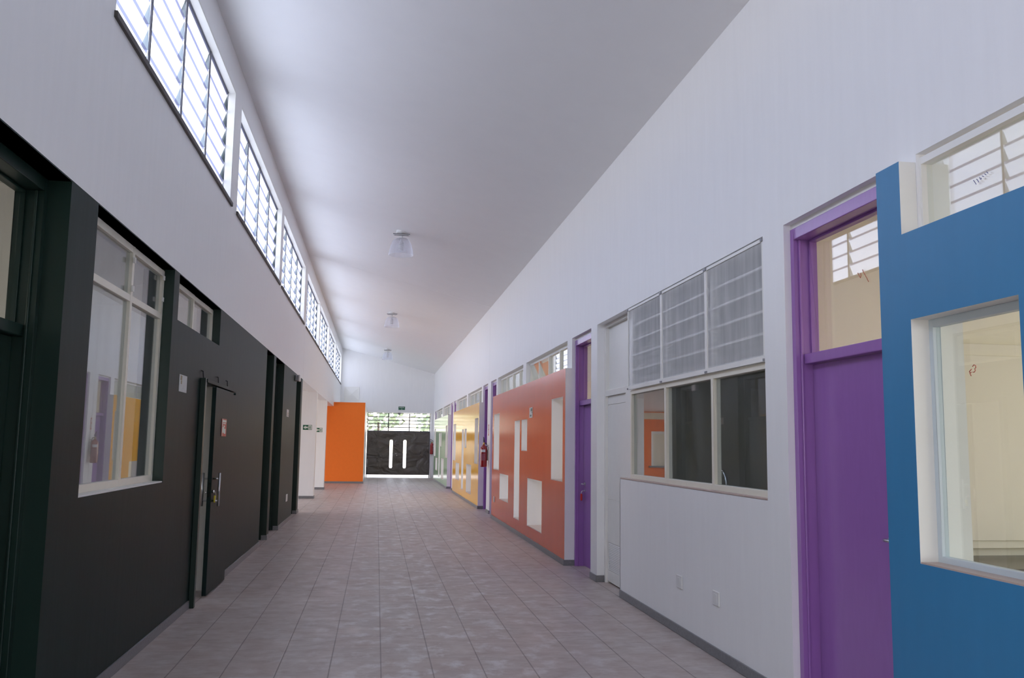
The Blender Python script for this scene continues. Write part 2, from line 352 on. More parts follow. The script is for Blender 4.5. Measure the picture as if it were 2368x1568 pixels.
CLAB = ['', '', 'high louvre window nearest the camera on the left wall', 'second high louvre window from the camera on the left wall',
        'third high louvre window from the camera, just before the wall joint', 'fourth high louvre window, just beyond the wall joint',
        'fifth high louvre window, third from the end wall', 'sixth high louvre window, second from the end wall', 'farthest high louvre window beside the end wall']
for k, (a, c) in enumerate(CLER):
    if k == 0:
        pass
    lab = CLAB[k] or ('high louvre window above and behind the camera' if k else 'high louvre window at the very back behind the camera')
    w = thing('window_%d' % (k + 1), (XL, a, SZ0), lab, 'window', 'high louvre windows along the left wall', 'structure')
    fr = MB(); q = (c - a) / 4
    for j in range(5):
        y = a + j * q; t = 0.016
        fr.box(-1.808, -1.796, max(a, y - t), min(c, y + t), SZ0, SZ1)
    fr.box(-1.85, -1.796, a, c, SZ1 - 0.03, SZ1); fr.box(-1.85, -1.796, a, c, SZ0, SZ0 + 0.03)
    fr.build('frame', MULL, w)
    lv = MB(); ov = MB(); gap_fill = MB(); nb = 6; h = (SZ1 - SZ0 - 0.06) / nb
    for j in range(4):
        y0, y1 = a + j * q + 0.02, a + (j + 1) * q - 0.02
        for i in range(nb):
            zb = SZ0 + 0.03 + i * h
            lv.quad([(-1.872, y0, zb + .004), (-1.872, y1, zb + .004), (-1.8155, y1, zb + h - 0.026), (-1.8155, y0, zb + h - 0.026)])
            ov.quad([(-1.8155, y0, zb + h - .026), (-1.8155, y1, zb + h - .026), (-1.810, y1, zb + h + .006), (-1.810, y0, zb + h + .006)])
            gap_fill.quad([(-1.874, y1 + .004, zb + .01), (-1.812, y1 + .004, zb + h - .02), (-1.806, y1 + .004, zb + .01)])  # pale triangle added at each blade end, tinted like sky seen through the gap
    lv.build('louvre_blades', FROST, w); ov.build('louvre_edge', FROST2, w); gap_fill.build('sky_gap_fill', SKYGAP, w)
    lin = MB(); lin.box(-1.80, XL - .001, c - 0.03, c, SZ0, SZ1); lin.box(-1.80, XL - .001, a, c - .03, SZ1 - 0.025, SZ1)
    lin.build('reveal_lining', WTRIM, w)
    MB().box(-1.97, XL + 0.022, a - 0.03, c + 0.05, SZ0 - 0.045, SZ0).build('window_sill', SILL, w, 0.004)

# ------------------------------------------------------------------ left wall: dark green lower part
GZ = 3.008
holesL = [(-4.6, 0.6, -1, 3.0), (3.95, 5.11, -1, 3.0), (5.59, 7.68, 1.235, 3.0), (7.87, 9.93, 2.605, 3.0), (9.07, 10.07, -1, 2.17), (14.10, 15.05, -1, 3.0), (15.35, 16.70, -1, 3.0), (19.30, 20.40, -1, 3.0)]  # first hole is an open bay added behind the camera for more daylight
b = MB().slab('x', XL + 0.001, -1.97, (YN, 20.80), (0, GZ), holesL, 0, 1, 2, 0)
b.build('wall_left', [WALLG, GREENE, WTRIM]); tag(bpy.data.objects['wall_left'], 'dark green lower left wall with doors and recesses', 'wall', kind='structure')
tag(MB().box(-1.97, XL + .002, 20.80, 20.90, 0, 3.0).build('trim_1', [WTRIM]), 'white end post of the dark green wall', 'trim', kind='structure')
tag(MB().box(-1.90, -1.75, 10.055, 10.072, 0.0, 2.168).build('trim_2', [WTRIM]), 'white lining of the opening behind the sliding door', 'trim', kind='structure')
def base_left(y0, y1, x=XL, t=0.014, h=0.075, lab=''):
    tag(MB().box(x - .02, x + t, y0, y1, 0, h).build('baseboard_left', [GRAN], None, 0.003), lab, 'baseboard', kind='structure')
base_left(5.11, 8.99, lab='grey granite baseboard under the left window')
base_left(10.70, 14.10, lab='grey granite baseboard between sliding door and recessed doors')
base_left(15.05, 15.36, lab='grey baseboard on the narrow post between two recessed doors')
base_left(16.70, 19.30, lab='grey baseboard under the small paper notice on the green wall')
base_left(20.40, 20.905, lab='grey baseboard at the far end of the green wall')
for (y0, lab) in ((5.08, 0), (15.03, 0), (16.68, 0), (20.38, 0)):
    pass
for y, lab in ((15.05, 'grey baseboard return inside the first door recess'), (16.70, 'grey baseboard return inside the second door recess'), (20.40, 'grey baseboard return inside the last door recess')):
    tag(MB().box(-1.80, XL + .013, y - 0.013, y - 0.001, 0, 0.075).build('baseboard_left', [GRAN]), lab, 'baseboard', kind='structure')

# ------------------------------------------------------------------ doors with transom light
def panel_door(name, s, face, y0, y1, label, paint_m, off=0.044, off_leaf=0.157, htop=3.008, depth=0.16, handle=None, marks=None, group=None):
    X = lambda d: face + s * d
    d = thing(name, (X(off), (y0 + y1) / 2, 0), label, 'door', group, 'structure')
    f = MB(); t = 0.05
    for a, c in ((y0, y0 + t), (y1 - t, y1)): f.box(X(off), X(off + depth), a, c, 0, htop)
    f.box(X(off), X(off + depth), y0 + t, y1 - t, htop - 0.075, htop)
    f.box(X(off + 0.03), X(off + 0.045), y1 - t - 0.012, y1 - t, 0, htop - .075)
    f.box(X(off_leaf - 0.012), X(off_leaf + 0.04), y0 + t, y0 + t + 0.014, 2.19, htop - .075); f.box(X(off_leaf - 0.012), X(off_leaf + 0.04), y1 - t - .014, y1 - t, 2.19, htop - .075)
    f.box(X(off_leaf - 0.012), X(off_leaf + 0.04), y0 + t + .014, y1 - t - .014, htop - 0.09, htop - .075)
    f.build('frame', paint_m, d, 0.004)
    if s > 0: MB().box(X(off + .004), X(off + depth), y0, y1, htop, 3.0398).build('head_trim', WTRIM, d)
    MB().box(X(off + 0.052), X(off_leaf + 0.05), y0 + t, y1 - t, 2.12, 2.185).build('transom_bar', paint_m, d, 0.005)
    MB().box(X(off_leaf), X(off_leaf + 0.036), y0 + t + .003, y1 - t - .003, 0.012, 2.118).build('leaf', paint_m, d, 0.003); leaf = d.children[-1] if d.children[-1].name.startswith('leaf') else [c for c in d.children if c.name.startswith('leaf')][-1]
    pn = MB().box(X(off_leaf + 0.012), X(off_leaf + 0.016), y0 + t + .014, y1 - t - .014, 2.187, htop - .09).build('transom_pane', GLASST, d)
    if handle:
        hy, hz, toward = handle; h = MB(); xx = off_leaf
        h.tube([(X(xx), hy, hz + .05), (X(xx - 0.012), hy, hz + .05)], 0.022, 14)
        h.tube([(X(xx - 0.005), hy, hz + .05), (X(xx - 0.05), hy, hz + .05), (X(xx - 0.055), hy + toward * .03, hz + .05), (X(xx - 0.055), hy + toward * 0.11, hz + .05)], 0.008, 10)
        h.tube([(X(xx), hy, hz - .04), (X(xx - 0.014), hy, hz - .04)], 0.014, 12)
        h.build('door_handle', STEEL, leaf)
    if marks:
        mk = MB()
        for st in marks: mk.tube(st, 0.0022, 6)
        mk.build('pen_mark', INKR, pn)
    return d

XM = 2.757 + 0.0085
pm = [[(XM, 4.775, 2.612), (XM, 4.757, 2.588), (XM, 4.748, 2.578), (XM, 4.740, 2.590), (XM, 4.742, 2.606)], [(XM, 4.722, 2.622), (XM, 4.714, 2.604), (XM, 4.700, 2.592), (XM, 4.692, 2.578), (XM, 4.680, 2.566), (XM, 4.672, 2.552), (XM, 4.662, 2.540)]]
panel_door('door_1', 1, XR, 4.13, 5.38, 'near purple door beside the blue wall panel', PURPLE, handle=(4.50, 1.05, -1), marks=pm)
panel_door('door_3', 1, XR, 10.70, 11.80, 'purple door with red key tag beside the brick red panel', PURPLE, handle=(11.66, 1.03, -1))
panel_door('door_4', 1, XR, 19.60, 20.55, 'purple door at the far end of the brick red panel', PURPLE, handle=(19.75, 1.03, 1))
panel_door('door_5', 1, XR, 21.15, 22.10, 'purple door just beyond the fire extinguisher, before the yellow panel', PURPLE, handle=(21.3, 1.03, 1))
panel_door('door_6', 1, XR, 29.80, 30.75, 'purple door at the far end of the yellow panel', PURPLE)
panel_door('door_7', 1, XR, 31.10, 32.00, 'purple door just before the pale green panel', PURPLE)
panel_door('door_8', 1, XR, 39.70, 40.70, 'farthest purple door beyond the pale green panel', PURPLE)
panel_door('door_9', -1, XL, 3.95, 5.11, 'near dark green door at the left edge of the photo', GREENE, off=0.12, off_leaf=0.225, htop=3.0, depth=0.13, handle=(4.92, 1.0, -1))
panel_door('door_10', -1, XL, 14.10, 15.05, 'first recessed dark green door beyond the sliding door', GREENE, off=0.12, off_leaf=0.20, htop=3.0, depth=0.12)
panel_door('door_11', -1, XL, 15.35, 16.70, 'second recessed dark green door beyond the sliding door', GREENE, off=0.12, off_leaf=0.20, htop=3.0, depth=0.12)
panel_door('door_12', -1, XL, 19.30, 20.40, 'last dark green door at the far end of the green wall', GREENE, off=0.12, off_leaf=0.20, htop=3.0, depth=0.12)

# key tag hanging from the lock of the second purple door
k = thing('key_tag', (2.70, 11.66, 0.96), 'red key tag hanging from the purple door lock', 'key tag')
MB().tube([(2.735, 11.66, 0.99), (2.715, 11.66, 0.985), (2.705, 11.66, 0.965), (2.705, 11.66, 0.945)], 0.006, 8).build('key', STEEL, k)
MB().box(2.695, 2.715, 11.635, 11.685, 0.86, 0.95).build('tag', RTAG, k, 0.008)

# ------------------------------------------------------------------ left windows
def grid_window(name, label, x, y0, y1, z0, z1, ycuts, zcuts, fm, gm, tz=0.045, dx=0.05, sill=None, group=None):
    w = thing(name, (x, y0, z0), label, 'window', group, 'structure')
    f = MB()
    for i, y in enumerate([y0 + tz / 2] + list(ycuts) + [y1 - tz / 2]): f.box(x - dx / 2, x + dx / 2, y - tz / 2, y + tz / 2, z0, z1)
    ys = [y0 + tz] + [c for yy in ycuts for c in (yy - tz / 2, yy + tz / 2)] + [y1 - tz]
    zs = [z0 + tz / 2] + list(zcuts) + [z1 - tz / 2]
    for i in range(0, len(ys), 2):
        for z in zs: f.box(x - dx / 2, x + dx / 2, ys[i], ys[i + 1], z - tz / 2, z + tz / 2)
    f.build('frame', fm, w, 0.003)
    p = MB()
    zz = [z0 + tz] + [c for q in zcuts for c in (q - tz / 2, q + tz / 2)] + [z1 - tz]
    for i in range(0, len(ys), 2):
        for j in range(0, len(zz), 2):
            p.box(x - .002, x + .002, ys[i], ys[i + 1], zz[j], zz[j + 1])
    p.build('pane', gm, w)
    if sill: MB().box(*sill[0]).build('window_sill', sill[1], w, 0.003)
    return w
w = grid_window('window_10', 'tall cream framed window with four panes in the dark green wall', -1.825, 5.592, 7.678, 1.248, 2.985, [6.73], [2.60], CREAMF, GLASSD, 0.05, 0.05, ((-1.85, XL - .002, 5.592, 7.678, 1.236, 1.248), WTRIM))
h = MB()
for z in (2.72, 2.90): h.box(-1.795, -1.785, 7.60, 7.64, z, z + .035)
h.box(-1.795, -1.78, 6.69, 6.72, 2.86, 2.90); h.box(-1.795, -1.78, 6.69, 6.72, 2.65, 2.69); h.build('latch', WTRIM, w)
grid_window('window_11', 'short cream framed window above the paper notice in the green wall', -1.825, 7.872, 9.928, 2.607, 2.985, [8.90], [], CREAMF, GLASSD, 0.045, 0.05)

# ------------------------------------------------------------------ sliding door on the left
d = thing('door_13', (XL, 9.9, 0), 'dark green sliding door standing half open on the left wall', 'door', None, 'structure')
MB().box(XL + .002, -1.668, 9.0, 9.068, 0.0, 2.19).build('door_post', GREENE, d, 0.003)
sleaf = MB().box(-1.704, -1.662, 9.575, 10.70, 0.02, 2.135).build('leaf', WALLG, d, 0.002)
t = MB().box(XL + .002, -1.66, 9.068, 10.86, 2.15, 2.185)
t.tube([(-1.69, 10.82, 2.13), (-1.655, 10.82, 2.13)], 0.013, 10); t.build('track', WALLG, d, 0.002)
hk = MB()
for y in (9.02, 9.86, 10.44): hk.tube([(XL + .003, y, 2.26), (-1.70, y, 2.255), (-1.695, y, 2.20), (-1.69, y, 2.186)], 0.006, 8)
hk.build('hook', BLACK, d)
for s, xx, nm in ((1, -1.60, 0), (-1, -1.765, 1)):
    hb = MB().tube([(xx, 9.66, 0.91), (xx, 9.66, 1.25)], 0.0125, 14)
    xf = -1.662 if s > 0 else -1.704
    for z in (0.965, 1.19): hb.tube([(xf, 9.66, z), (xx, 9.66, z)], 0.008, 10)
    hb.build('pull_bar', STEEL, sleaf)
lk = MB().box(-1.695, -1.671, 9.572, 9.577, 1.01, 1.15); lk.tube([(-1.662, 9.63, 1.06), (-1.64, 9.63, 1.06)], 0.016, 12); lk.tube([(-1.704, 9.63, 1.05), (-1.725, 9.63, 1.05)], 0.013, 12)
lk.build('lock', CHROME, sleaf)
k = thing('padlock', (-1.645, 9.70, 0.95), 'yellow key tag hanging from the sliding door lock', 'key tag')
MB().tube([(-1.645, 9.64, 1.06), (-1.635, 9.655, 1.05), (-1.632, 9.67, 1.03), (-1.635, 9.675, 1.015)], 0.005, 8).build('key', STEEL, k)
MB().box(-1.648, -1.632, 9.65, 9.70, 0.945, 1.02).build('tag', YTAG, k, 0.006)
k.name = 'key_tag'

# ------------------------------------------------------------------ right wall core
RP = [('red', 11.80, 19.45), ('yellow', 22.10, 29.65), ('green', 32.00, 39.55)]
PZ = 2.63
hr = [(-4.2, 4.13, -1, PZ), (4.13, 5.38, -1, 3.04), (5.70, 9.08, 1.234, 3.04), (9.08, 10.39, 1.234, 3.04), (9.38, 10.39, -1, 1.234),
      (10.70, 11.80, -1, 3.04), (19.60, 20.55, -1, 3.04), (21.15, 22.10, -1, 3.04), (29.80, 30.75, -1, 3.04), (31.10, 32.00, -1, 3.04), (39.70, 40.70, -1, 3.04)]
hr += [(0.45, 3.92, PZ, 3.04), (-3.3, 0.12, PZ, 3.04)]
WINR = []
for nm, a, c in RP:
    hr.append((a, c, -1, PZ))
    for w0, w1 in ((a + .30, a + 3.78), (a + 4.12, a + 7.55)):
        w1 = min(w1, c - .05); hr.append((w0, w1, PZ, 3.04)); WINR.append((nm, w0, w1))
def core(y0, y1, lab):
    bb = MB().slab('x', XR, 2.78, (y0, y1), (0, 4.92), [h for h in hr if h[1] > y0 and h[0] < y1], 0, 0, 1)
    tag(bb.build('wall_right', [WHITE, CREAM]), lab, 'wall', kind='structure')
core(YN, 20.893, 'nearer white right wall with kitchen window and doors')
core(20.907, 42.2, 'farther white right wall beyond the vertical joint')
tag(MB().box(2.62, 2.77, 20.88, 20.92, 0, 4.86).build('trim_3', [CURT]), 'dark gap of the vertical joint in the right wall', 'trim', kind='structure')

# ------------------------------------------------------------------ coloured wall panels
def rel_holes(a): return [(a + .16, a + .96, 1.09, 2.25), (a + 1.675, a + 3.0, .255, 1.035), (a + 3.08, a + 3.67, 1.48, 2.02), (a + 3.86, a + 4.47, .265, 2.02), (a + 5.19, a + 6.4, .48, 1.0), (a + 6.54, a + 7.40, 1.055, 2.23)]
for (nm, a, c), pm_, lab in zip(RP, (REDP, YELP, GRNP), ('brick red wall panel with six rectangular openings', 'glossy yellow wall panel with six rectangular openings', 'pale green wall panel with rectangular openings, nearest the end door')):
    bb = MB().slab('x', 2.51, 2.78, (a, c), (0, PZ), rel_holes(a), 0, 1, 2, 1)
    tag(bb.build('wall_panel', [pm_, WHITE, CREAM]), lab, 'wall panel', 'coloured wall panels on the right', 'structure')
    sl = MB()
    for h in rel_holes(a): sl.box(2.515, 2.775, h[0] + .002, h[1] - .002, h[2], h[2] + .008)
    sl.build('hole_sill', SILLW, bpy.data.objects[[o.name for o in COL.objects if o.name.startswith('wall_panel')][-1]])
    tag(MB().box(2.498, 2.515, a - .012, c, 0, .075).build('baseboard_right', [GRAN], None, .003), 'grey baseboard along the %s panel' % {'red': 'brick red', 'yellow': 'yellow', 'green': 'pale green'}[nm], 'baseboard', kind='structure')
    tag(MB().box(2.515, 2.645, a - .012, a - .0005, 0, .075).build('baseboard_right', [GRAN]), 'short grey baseboard on the white near end of the %s panel' % {'red': 'brick red', 'yellow': 'yellow', 'green': 'pale green'}[nm], 'baseboard', kind='structure')
bb = MB().slab('x', 2.51, 2.78, (-4.2, 4.13), (0, PZ), [(3.15, 3.875, 1.06, 2.203), (0.3, 2.2, 0.5, 2.2)], 0, 1, 2, 1)
bb.quad([(2.51, 3.925, PZ), (2.51, 4.13, PZ), (2.51, 4.13, 3.0), (2.51, 3.925, 3.0)]); bb.quad([(2.51, 3.925, PZ), (2.5995, 3.925, PZ), (2.5995, 3.925, 3.0), (2.51, 3.925, 3.0)], 1); bb.quad([(2.51, 4.13, PZ), (2.5995, 4.13, PZ), (2.5995, 4.13, 3.0), (2.51, 4.13, 3.0)], 1); bb.quad([(2.51, 3.925, 3.0), (2.5995, 3.925, 3.0), (2.5995, 4.13, 3.0), (2.51, 4.13, 3.0)], 1)
bp_ = tag(bb.build('wall_panel', [BLUEP, WTRIM, CREAM]), 'blue wall panel nearest the camera with a square opening', 'wall panel', 'coloured wall panels on the right', 'structure')

# blue panel window and the windows above it
w = thing('window_12', (2.61, 3.15, 1.06), 'square window with pale blue frame in the blue panel', 'window', None, 'structure')
f = MB(); x0, x1 = 2.60, 2.64
f.box(x0, x1, 3.15, 3.19, 1.06, 2.203); f.box(x0, x1, 3.845, 3.875, 1.06, 2.203); f.box(x0, x1, 3.19, 3.845, 1.06, 1.095); f.box(x0, x1, 3.19, 3.845, 2.165, 2.203)
PALEB = paint('pale_blue_frame_paint', (0.62, 0.70, 0.74), 0.35, 0, (9, 9, 9), 0.5, 0.03)
f.build('frame', PALEB, w, 0.003)
MB().box(2.617, 2.621, 3.19, 3.845, 1.095, 2.165).build('pane', GLASS, w)
MB().box(2.511, 2.60, 3.152, 3.873, 1.06, 1.067).build('window_sill', SILLW, w)
mk = MB(); xm = 2.613
for st in ([(3.611, 1.936), (3.606, 1.924), (3.600, 1.914)], [(3.611, 1.934), (3.602, 1.940), (3.595, 1.944)], [(3.604, 1.928), (3.597, 1.931)], [(3.588, 1.955), (3.578, 1.962), (3.567, 1.957), (3.566, 1.948), (3.574, 1.944), (3.570, 1.936), (3.578, 1.929), (3.588, 1.930)]):
    mk.tube([(xm, y, z) for y, z in st], 0.0022, 6)
mk.build('pen_mark', INKR, w)

def hopper_window(name, label, y0, y1, npan, z0=PZ, z1=3.04, x=2.70, tilt=(), dark=False):
    w = thing(name, (x, y0, z0), label, 'window', 'windows above the coloured panels', 'structure')
    f = MB(); t = 0.035
    f.box(x - .03, x + .03, y0, y1, z1 - t - .02, z1 - .02); f.box(x - .03, x + .03, y0, y1, z0, z0 + t)
    q = (y1 - y0) / npan
    for j in range(npan + 1):
        yy = y0 + j * q; f.box(x - .03, x + .03, max(y0, yy - t / 2), min(y1, yy + t / 2), z0 + t, z1 - t - .02)
    f.build('frame', WTRIM, w)
    for j in range(npan):
        a, c = y0 + j * q + .02, y0 + (j + 1) * q - .02; zb, zt = z0 + t + .003, z1 - t - .023
        g = MB(); o = 0.045 if j in tilt else 0.0
        g.hull([(x - .002 + o, a, zb), (x + .002 + o, a, zb), (x + .002 + o, c, zb), (x - .002 + o, c, zb)], [(x - .002 - o * .6, a, zt), (x + .002 - o * .6, a, zt), (x + .002 - o * .6, c, zt), (x - .002 - o * .6, c, zt)])
        g.build('pane', GLASS, w)
    return w
wb = hopper_window('window_13', 'window strip above the blue panel', 0.45, 3.92, 3, x=2.645)
mk = MB(); xm = 2.633
for st in ([(3.548, 2.798), (3.540, 2.788), (3.531, 2.774)], [(3.527, 2.797), (3.519, 2.789), (3.514, 2.779)], [(3.507, 2.800), (3.502, 2.790), (3.498, 2.787), (3.494, 2.791), (3.499, 2.794)], [(3.490, 2.801), (3.485, 2.797), (3.478, 2.795)], [(3.473, 2.805), (3.467, 2.800), (3.463, 2.797)], [(3.461, 2.811), (3.455, 2.806), (3.450, 2.801)]):
    mk.tube([(xm, y, z) for y, z in st], 0.0016, 6)
mk.build('pen_mark', INKB, wb)
hopper_window('window_14', 'window strip above the blue panel behind the camera', -3.3, 0.12, 3, x=2.645)
HL = {('red', 0): 'four pane window above the near part of the brick red panel', ('red', 1): 'four pane window above the far part of the brick red panel', ('yellow', 0): 'window strip above the near part of the yellow panel',
      ('yellow', 1): 'window strip above the far part of the yellow panel', ('green', 0): 'window strip above the near part of the pale green panel', ('green', 1): 'window strip above the far part of the pale green panel'}
for i, (nm, a, c) in enumerate(WINR):
    hopper_window('window_%d' % (15 + i), HL[(nm, i % 2)], a, c, 4 if nm == 'red' else 3, tilt=(2, 3) if i == 0 else ())

# ------------------------------------------------------------------ kitchen window, louvres, screens, white door
grid_window('window_21', 'three pane kitchen window with cream frame below the insect screens', 2.66, 5.702, 9.078, 1.25, 2.17, [6.755, 7.93], [], CREAMF, GLASSD, 0.045, 0.06, ((2.597, 2.69, 5.702, 9.36, 1.236, 1.25), SILLW))
w = thing('window_22', (2.69, 5.70, 2.17), 'kitchen louvre window behind the insect screens', 'window', None, 'structure')
f = MB(); ed = MB(); gl = MB()
f.box(2.65, 2.74, 5.702, 9.078, 2.17, 2.21); f.box(2.65, 2.74, 5.702, 9.078, 3.0, 3.038)
cuts = [5.72, 6.80, 7.95, 9.06]
for y in cuts: f.box(2.65, 2.72, y - .02, y + .02, 2.21, 3.0)
for j in range(3):
    for i in range(5):
        zb = 2.22 + i * .158; a, c = cuts[j] + .022, cuts[j + 1] - .022
        gl.quad([(2.655, a, zb), (2.655, c, zb), (2.72, c, zb + .155), (2.72, a, zb + .155)])
        ed.box(2.648, 2.662, a, c, zb - .009, zb + .009)
f.build('frame', WTRIM, w); gl.build('louvre_blades', LOUVG, w); ed.build('louvre_rail', WTRIM, w)
for i, (a, c, lab) in enumerate(((5.702, 6.798, 'right insect screen over the kitchen louvres, nearest the camera'), (6.802, 7.948, 'middle insect screen over the kitchen louvres'), (7.952, 9.078, 'left insect screen over the kitchen louvres, beside the white door'))):
    s = thing('insect_screen', (2.607, (a + c) / 2, 2.17), lab, 'insect screen', 'insect screens over the kitchen louvres')
    f = MB(); t = .022
    f.box(2.601, 2.617, a, a + t, 2.172, 3.03); f.box(2.601, 2.617, c - t, c, 2.172, 3.03); f.box(2.601, 2.617, a + t, c - t, 2.172, 2.21); f.box(2.601, 2.617, a + t, c - t, 3.008, 3.03)
    sf = f.build('screen_frame', WTRIM, s)
    m_ = MB(); m_.quad([(2.609, a + t, 2.21), (2.609, c - t, 2.21), (2.609, c - t, 3.008), (2.609, a + t, 3.008)]); m_.build('screen_mesh', SCREEN, s)
    for yy in (a + .012, c - .012):
        MB().box(2.59, 2.6005, yy - .012, yy + .012, 3.008, 3.03).build('clip', GREYP, sf)
        MB().box(2.592, 2.6005, yy - .008, yy + .008, 2.173, 2.19).build('clip', GREYP, sf)

d = thing('door_2', (2.74, 9.9, 0), 'white door with bottom vent beside the kitchen window', 'door', None, 'structure')
f = MB().box(2.69, 2.78, 10.34, 10.39, 0, 3.04); f.box(2.69, 2.78, 9.385, 10.34, 2.17, 2.24); f.box(2.69, 2.78, 9.08, 10.34, 3.0, 3.04); f.box(2.665, 2.78, 9.085, 9.385, 1.236, 2.24); f.box(2.60, 2.78, 9.36, 9.3795, 0, 1.236)
f.build('frame', WTRIM, d, .003)
lf = MB().box(2.728, 2.76, 9.40, 10.338, 0.02, 2.168)
for (z0, z1) in ((0.02, .15), (.47, .955), (.965, 2.06), (2.07, 2.168)): lf.box(2.72, 2.728, 9.40, 10.338, z0, z1)
for (a, c) in ((9.40, 9.44), (10.298, 10.338)): lf.box(2.72, 2.728, a, c, .15, .47)
lf.build('leaf', WTRIM, d, .002)
vt = MB()
for i in range(16): vt.hull([(2.721, 9.44, .155 + i * .0195), (2.721, 10.298, .155 + i * .0195), (2.727, 10.298, .168 + i * .0195), (2.727, 9.44, .168 + i * .0195)], [(2.722, 9.44, .153 + i * .0195), (2.722, 10.298, .153 + i * .0195), (2.728, 10.298, .166 + i * .0195), (2.728, 9.44, .166 + i * .0195)])
vt.build('vent_grille', PLAST, d)
MB().box(2.735, 2.745, 9.08, 10.34, 2.24, 3.0).build('transom_panel', WTRIM, d)

for (a, c, x, lab) in ((5.38, 9.36, XR, 'grey baseboard under the kitchen window'), (10.392, 10.70, XR, 'grey baseboard at the foot of the white column by the purple door'), (20.55, 21.15, XR, 'grey baseboard at the foot of the column with the fire extinguisher'), (30.75, 31.10, XR, 'grey baseboard at the foot of the column before the pale green panel'), (40.70, 41.68, XR, 'grey baseboard beside the end door')):
    tag(MB().box(x - .014, x + .01, a - .003, c, 0, .075).build('baseboard_right', [GRAN], None, .003), lab, 'baseboard', kind='structure')
for y, lab in ((10.39, 'grey baseboard return beside the white door'), (20.55, 'grey baseboard return on the column with the fire extinguisher'), (30.75, 'grey baseboard return on the column before the pale green panel')):
    pass
tag(MB().box(2.588, 2.688, 10.3905 + .30 - .0005 - .312, 10.3905 + .30 - .30, 0, .075).build('baseboard_right', [GRAN]), 'grey baseboard return beside the white door', 'baseboard', kind='structure')

# ------------------------------------------------------------------ end wall, orange block, pillars
DX0, DX1, DY = -0.46, 2.47, 42.12
bb = MB(); bb.slab('y', YE, 42.25, (XL, XR), (3.0, 4.84), []); bb.hull([(XL, YE, 4.84), (XR, YE, 4.84), (XL, YE, 5.95)], [(XL, 42.25, 4.84), (XR, 42.25, 4.84), (XL, 42.25, 5.95)])
bb.box(DX1, XR, YE, 42.25, 0, 3.0)
tag(bb.build('wall_back', [WHITE]), 'white end wall above the steel double door', 'wall', kind='structure')
bb = MB().slab('y', 35.70, 36.05, (-7.6, -0.49), (0, 3.165), [(-7.35, -5.92, .80, 2.22)], 0, 1, 1, 1)
bb.box(-0.62, -0.4905, 36.05, 42.25, 0, 3.165, 1); bb.box(-1.715, -0.62, 36.05, 41.69, 3.10, 3.164, 1)
ob = tag(bb.build('wall_orange', [ORANGE, WTRIM]), 'orange wall left of the steel end door', 'wall', kind='structure')
MB().box(-7.599, -1.975, 35.690, 35.699, 2.72, 2.99).build('top_band', CREAM, ob)
w = thing('window_23', (-6.6, 35.9, .8), 'shuttered window in the orange wall around the corner', 'window', None, 'structure')
f = MB(); f.box(-7.35, -5.92, 35.80, 35.84, .80, 2.22); f.build('shutter', CREAM, w)
f = MB()
for q in ((-7.35, -7.25, .80, 2.22), (-6.02, -5.92, .80, 2.22), (-7.25, -6.02, 2.12, 2.22)): f.box(q[0], q[1], 35.74, 35.80, q[2], q[3])
f.build('frame', WTRIM, w); MB().box(-7.5, -5.80, 35.60, 35.80, .74, .80).build('window_sill', GRAN, w)
tag(MB().box(-7.6, -0.478, 35.687, 35.70, 0, .075).build('baseboard_orange', [GRAN]), 'grey baseboard along the foot of the orange wall', 'baseboard', kind='structure')
tag(MB().box(-0.491, -0.478, 35.70, 42.1, 0, .075).build('baseboard_orange', [GRAN]), 'grey baseboard on the side of the orange wall facing the door', 'baseboard', kind='structure')
for y, lab in ((25.93, 'nearer white pillar with a green exit sign, left of the corridor'), (30.93, 'farther white pillar with a green exit sign, left of the corridor')):
    p = thing('pillar', (-2.0, y, 0), lab, 'pillar', 'white pillars along the left', 'structure')
    MB().box(-2.62, -1.722, y, y + .32, .0, 3.03).build('shaft', WHITE, p)
    bs = MB(); bs.box(-2.634, -1.709, y - .013, y, 0, .075); bs.box(-1.722, -1.709, y, y + .33, 0, .075); bs.build('baseboard', GRAN, p)
# walls closing the rooms (seen only through glass, from the side or in reflections)
def wall(name, q, mat, lab):
    return tag(MB().box(*q).build(name, [mat]), lab, 'wall', kind='structure')
tag(MB().slab('y', YN, YN - .15, (-1.97, 2.78), (0, 6.2), [(-1.3, 2.2, -1, 2.9)]).build('wall_front', [WHITE]), 'white wall behind the camera with an opening added for daylight', 'wall', kind='structure')  # unseen wall; its opening is added to let in more daylight
wall('wall_room_divider', (2.78, 8.0, 5.45, 5.57, 0, 3.12), CREAM, 'cream wall of the classroom behind the blue panel')
wall('wall_room_divider', (2.78, 8.0, 10.45, 10.57, 0, 3.12), CREAM, 'wall between kitchen and next classroom')
wall('wall_room_divider', (2.78, 8.0, 20.85, 20.97, 0, 3.12), CREAM, 'wall between the classrooms of the red and yellow panels')
wall('wall_room_divider', (2.78, 8.0, 30.9, 31.02, 0, 3.12), CREAM, 'wall between the classrooms of the yellow and green panels')
wall('wall_room_divider', (2.78, 8.0, 42.1, 42.25, 0, 3.12), CREAM, 'end wall of the last classroom')
wall('wall_room_divider', (2.78, 8.0, YN - .1, YN, 0, 3.12), CREAM, 'wall of the classroom behind the camera')
outer = MB().slab('x', 8.0, 8.2, (YN, 42.2), (0, 3.12), [(-4.8, 0.3, .5, 3.0), (.5, 5.2, .5, 3.0), (10.8, 15.4, .5, 3.0), (15.6, 20.6, .5, 3.0), (21.2, 25.8, .7, 3.0), (26, 30.6, .7, 3.0), (31.3, 36.3, .7, 3.0), (36.5, 41.8, .7, 3.0)])
tag(outer.build('wall_outer_right', [CREAM]), 'outer wall of the classrooms with window openings', 'wall', kind='structure')
wall('wall_room_divider', (-6.0, -1.97, 1.0, 1.12, 0, 3.03), WTRIM, 'pale wall beside the open bay added behind the camera for daylight')
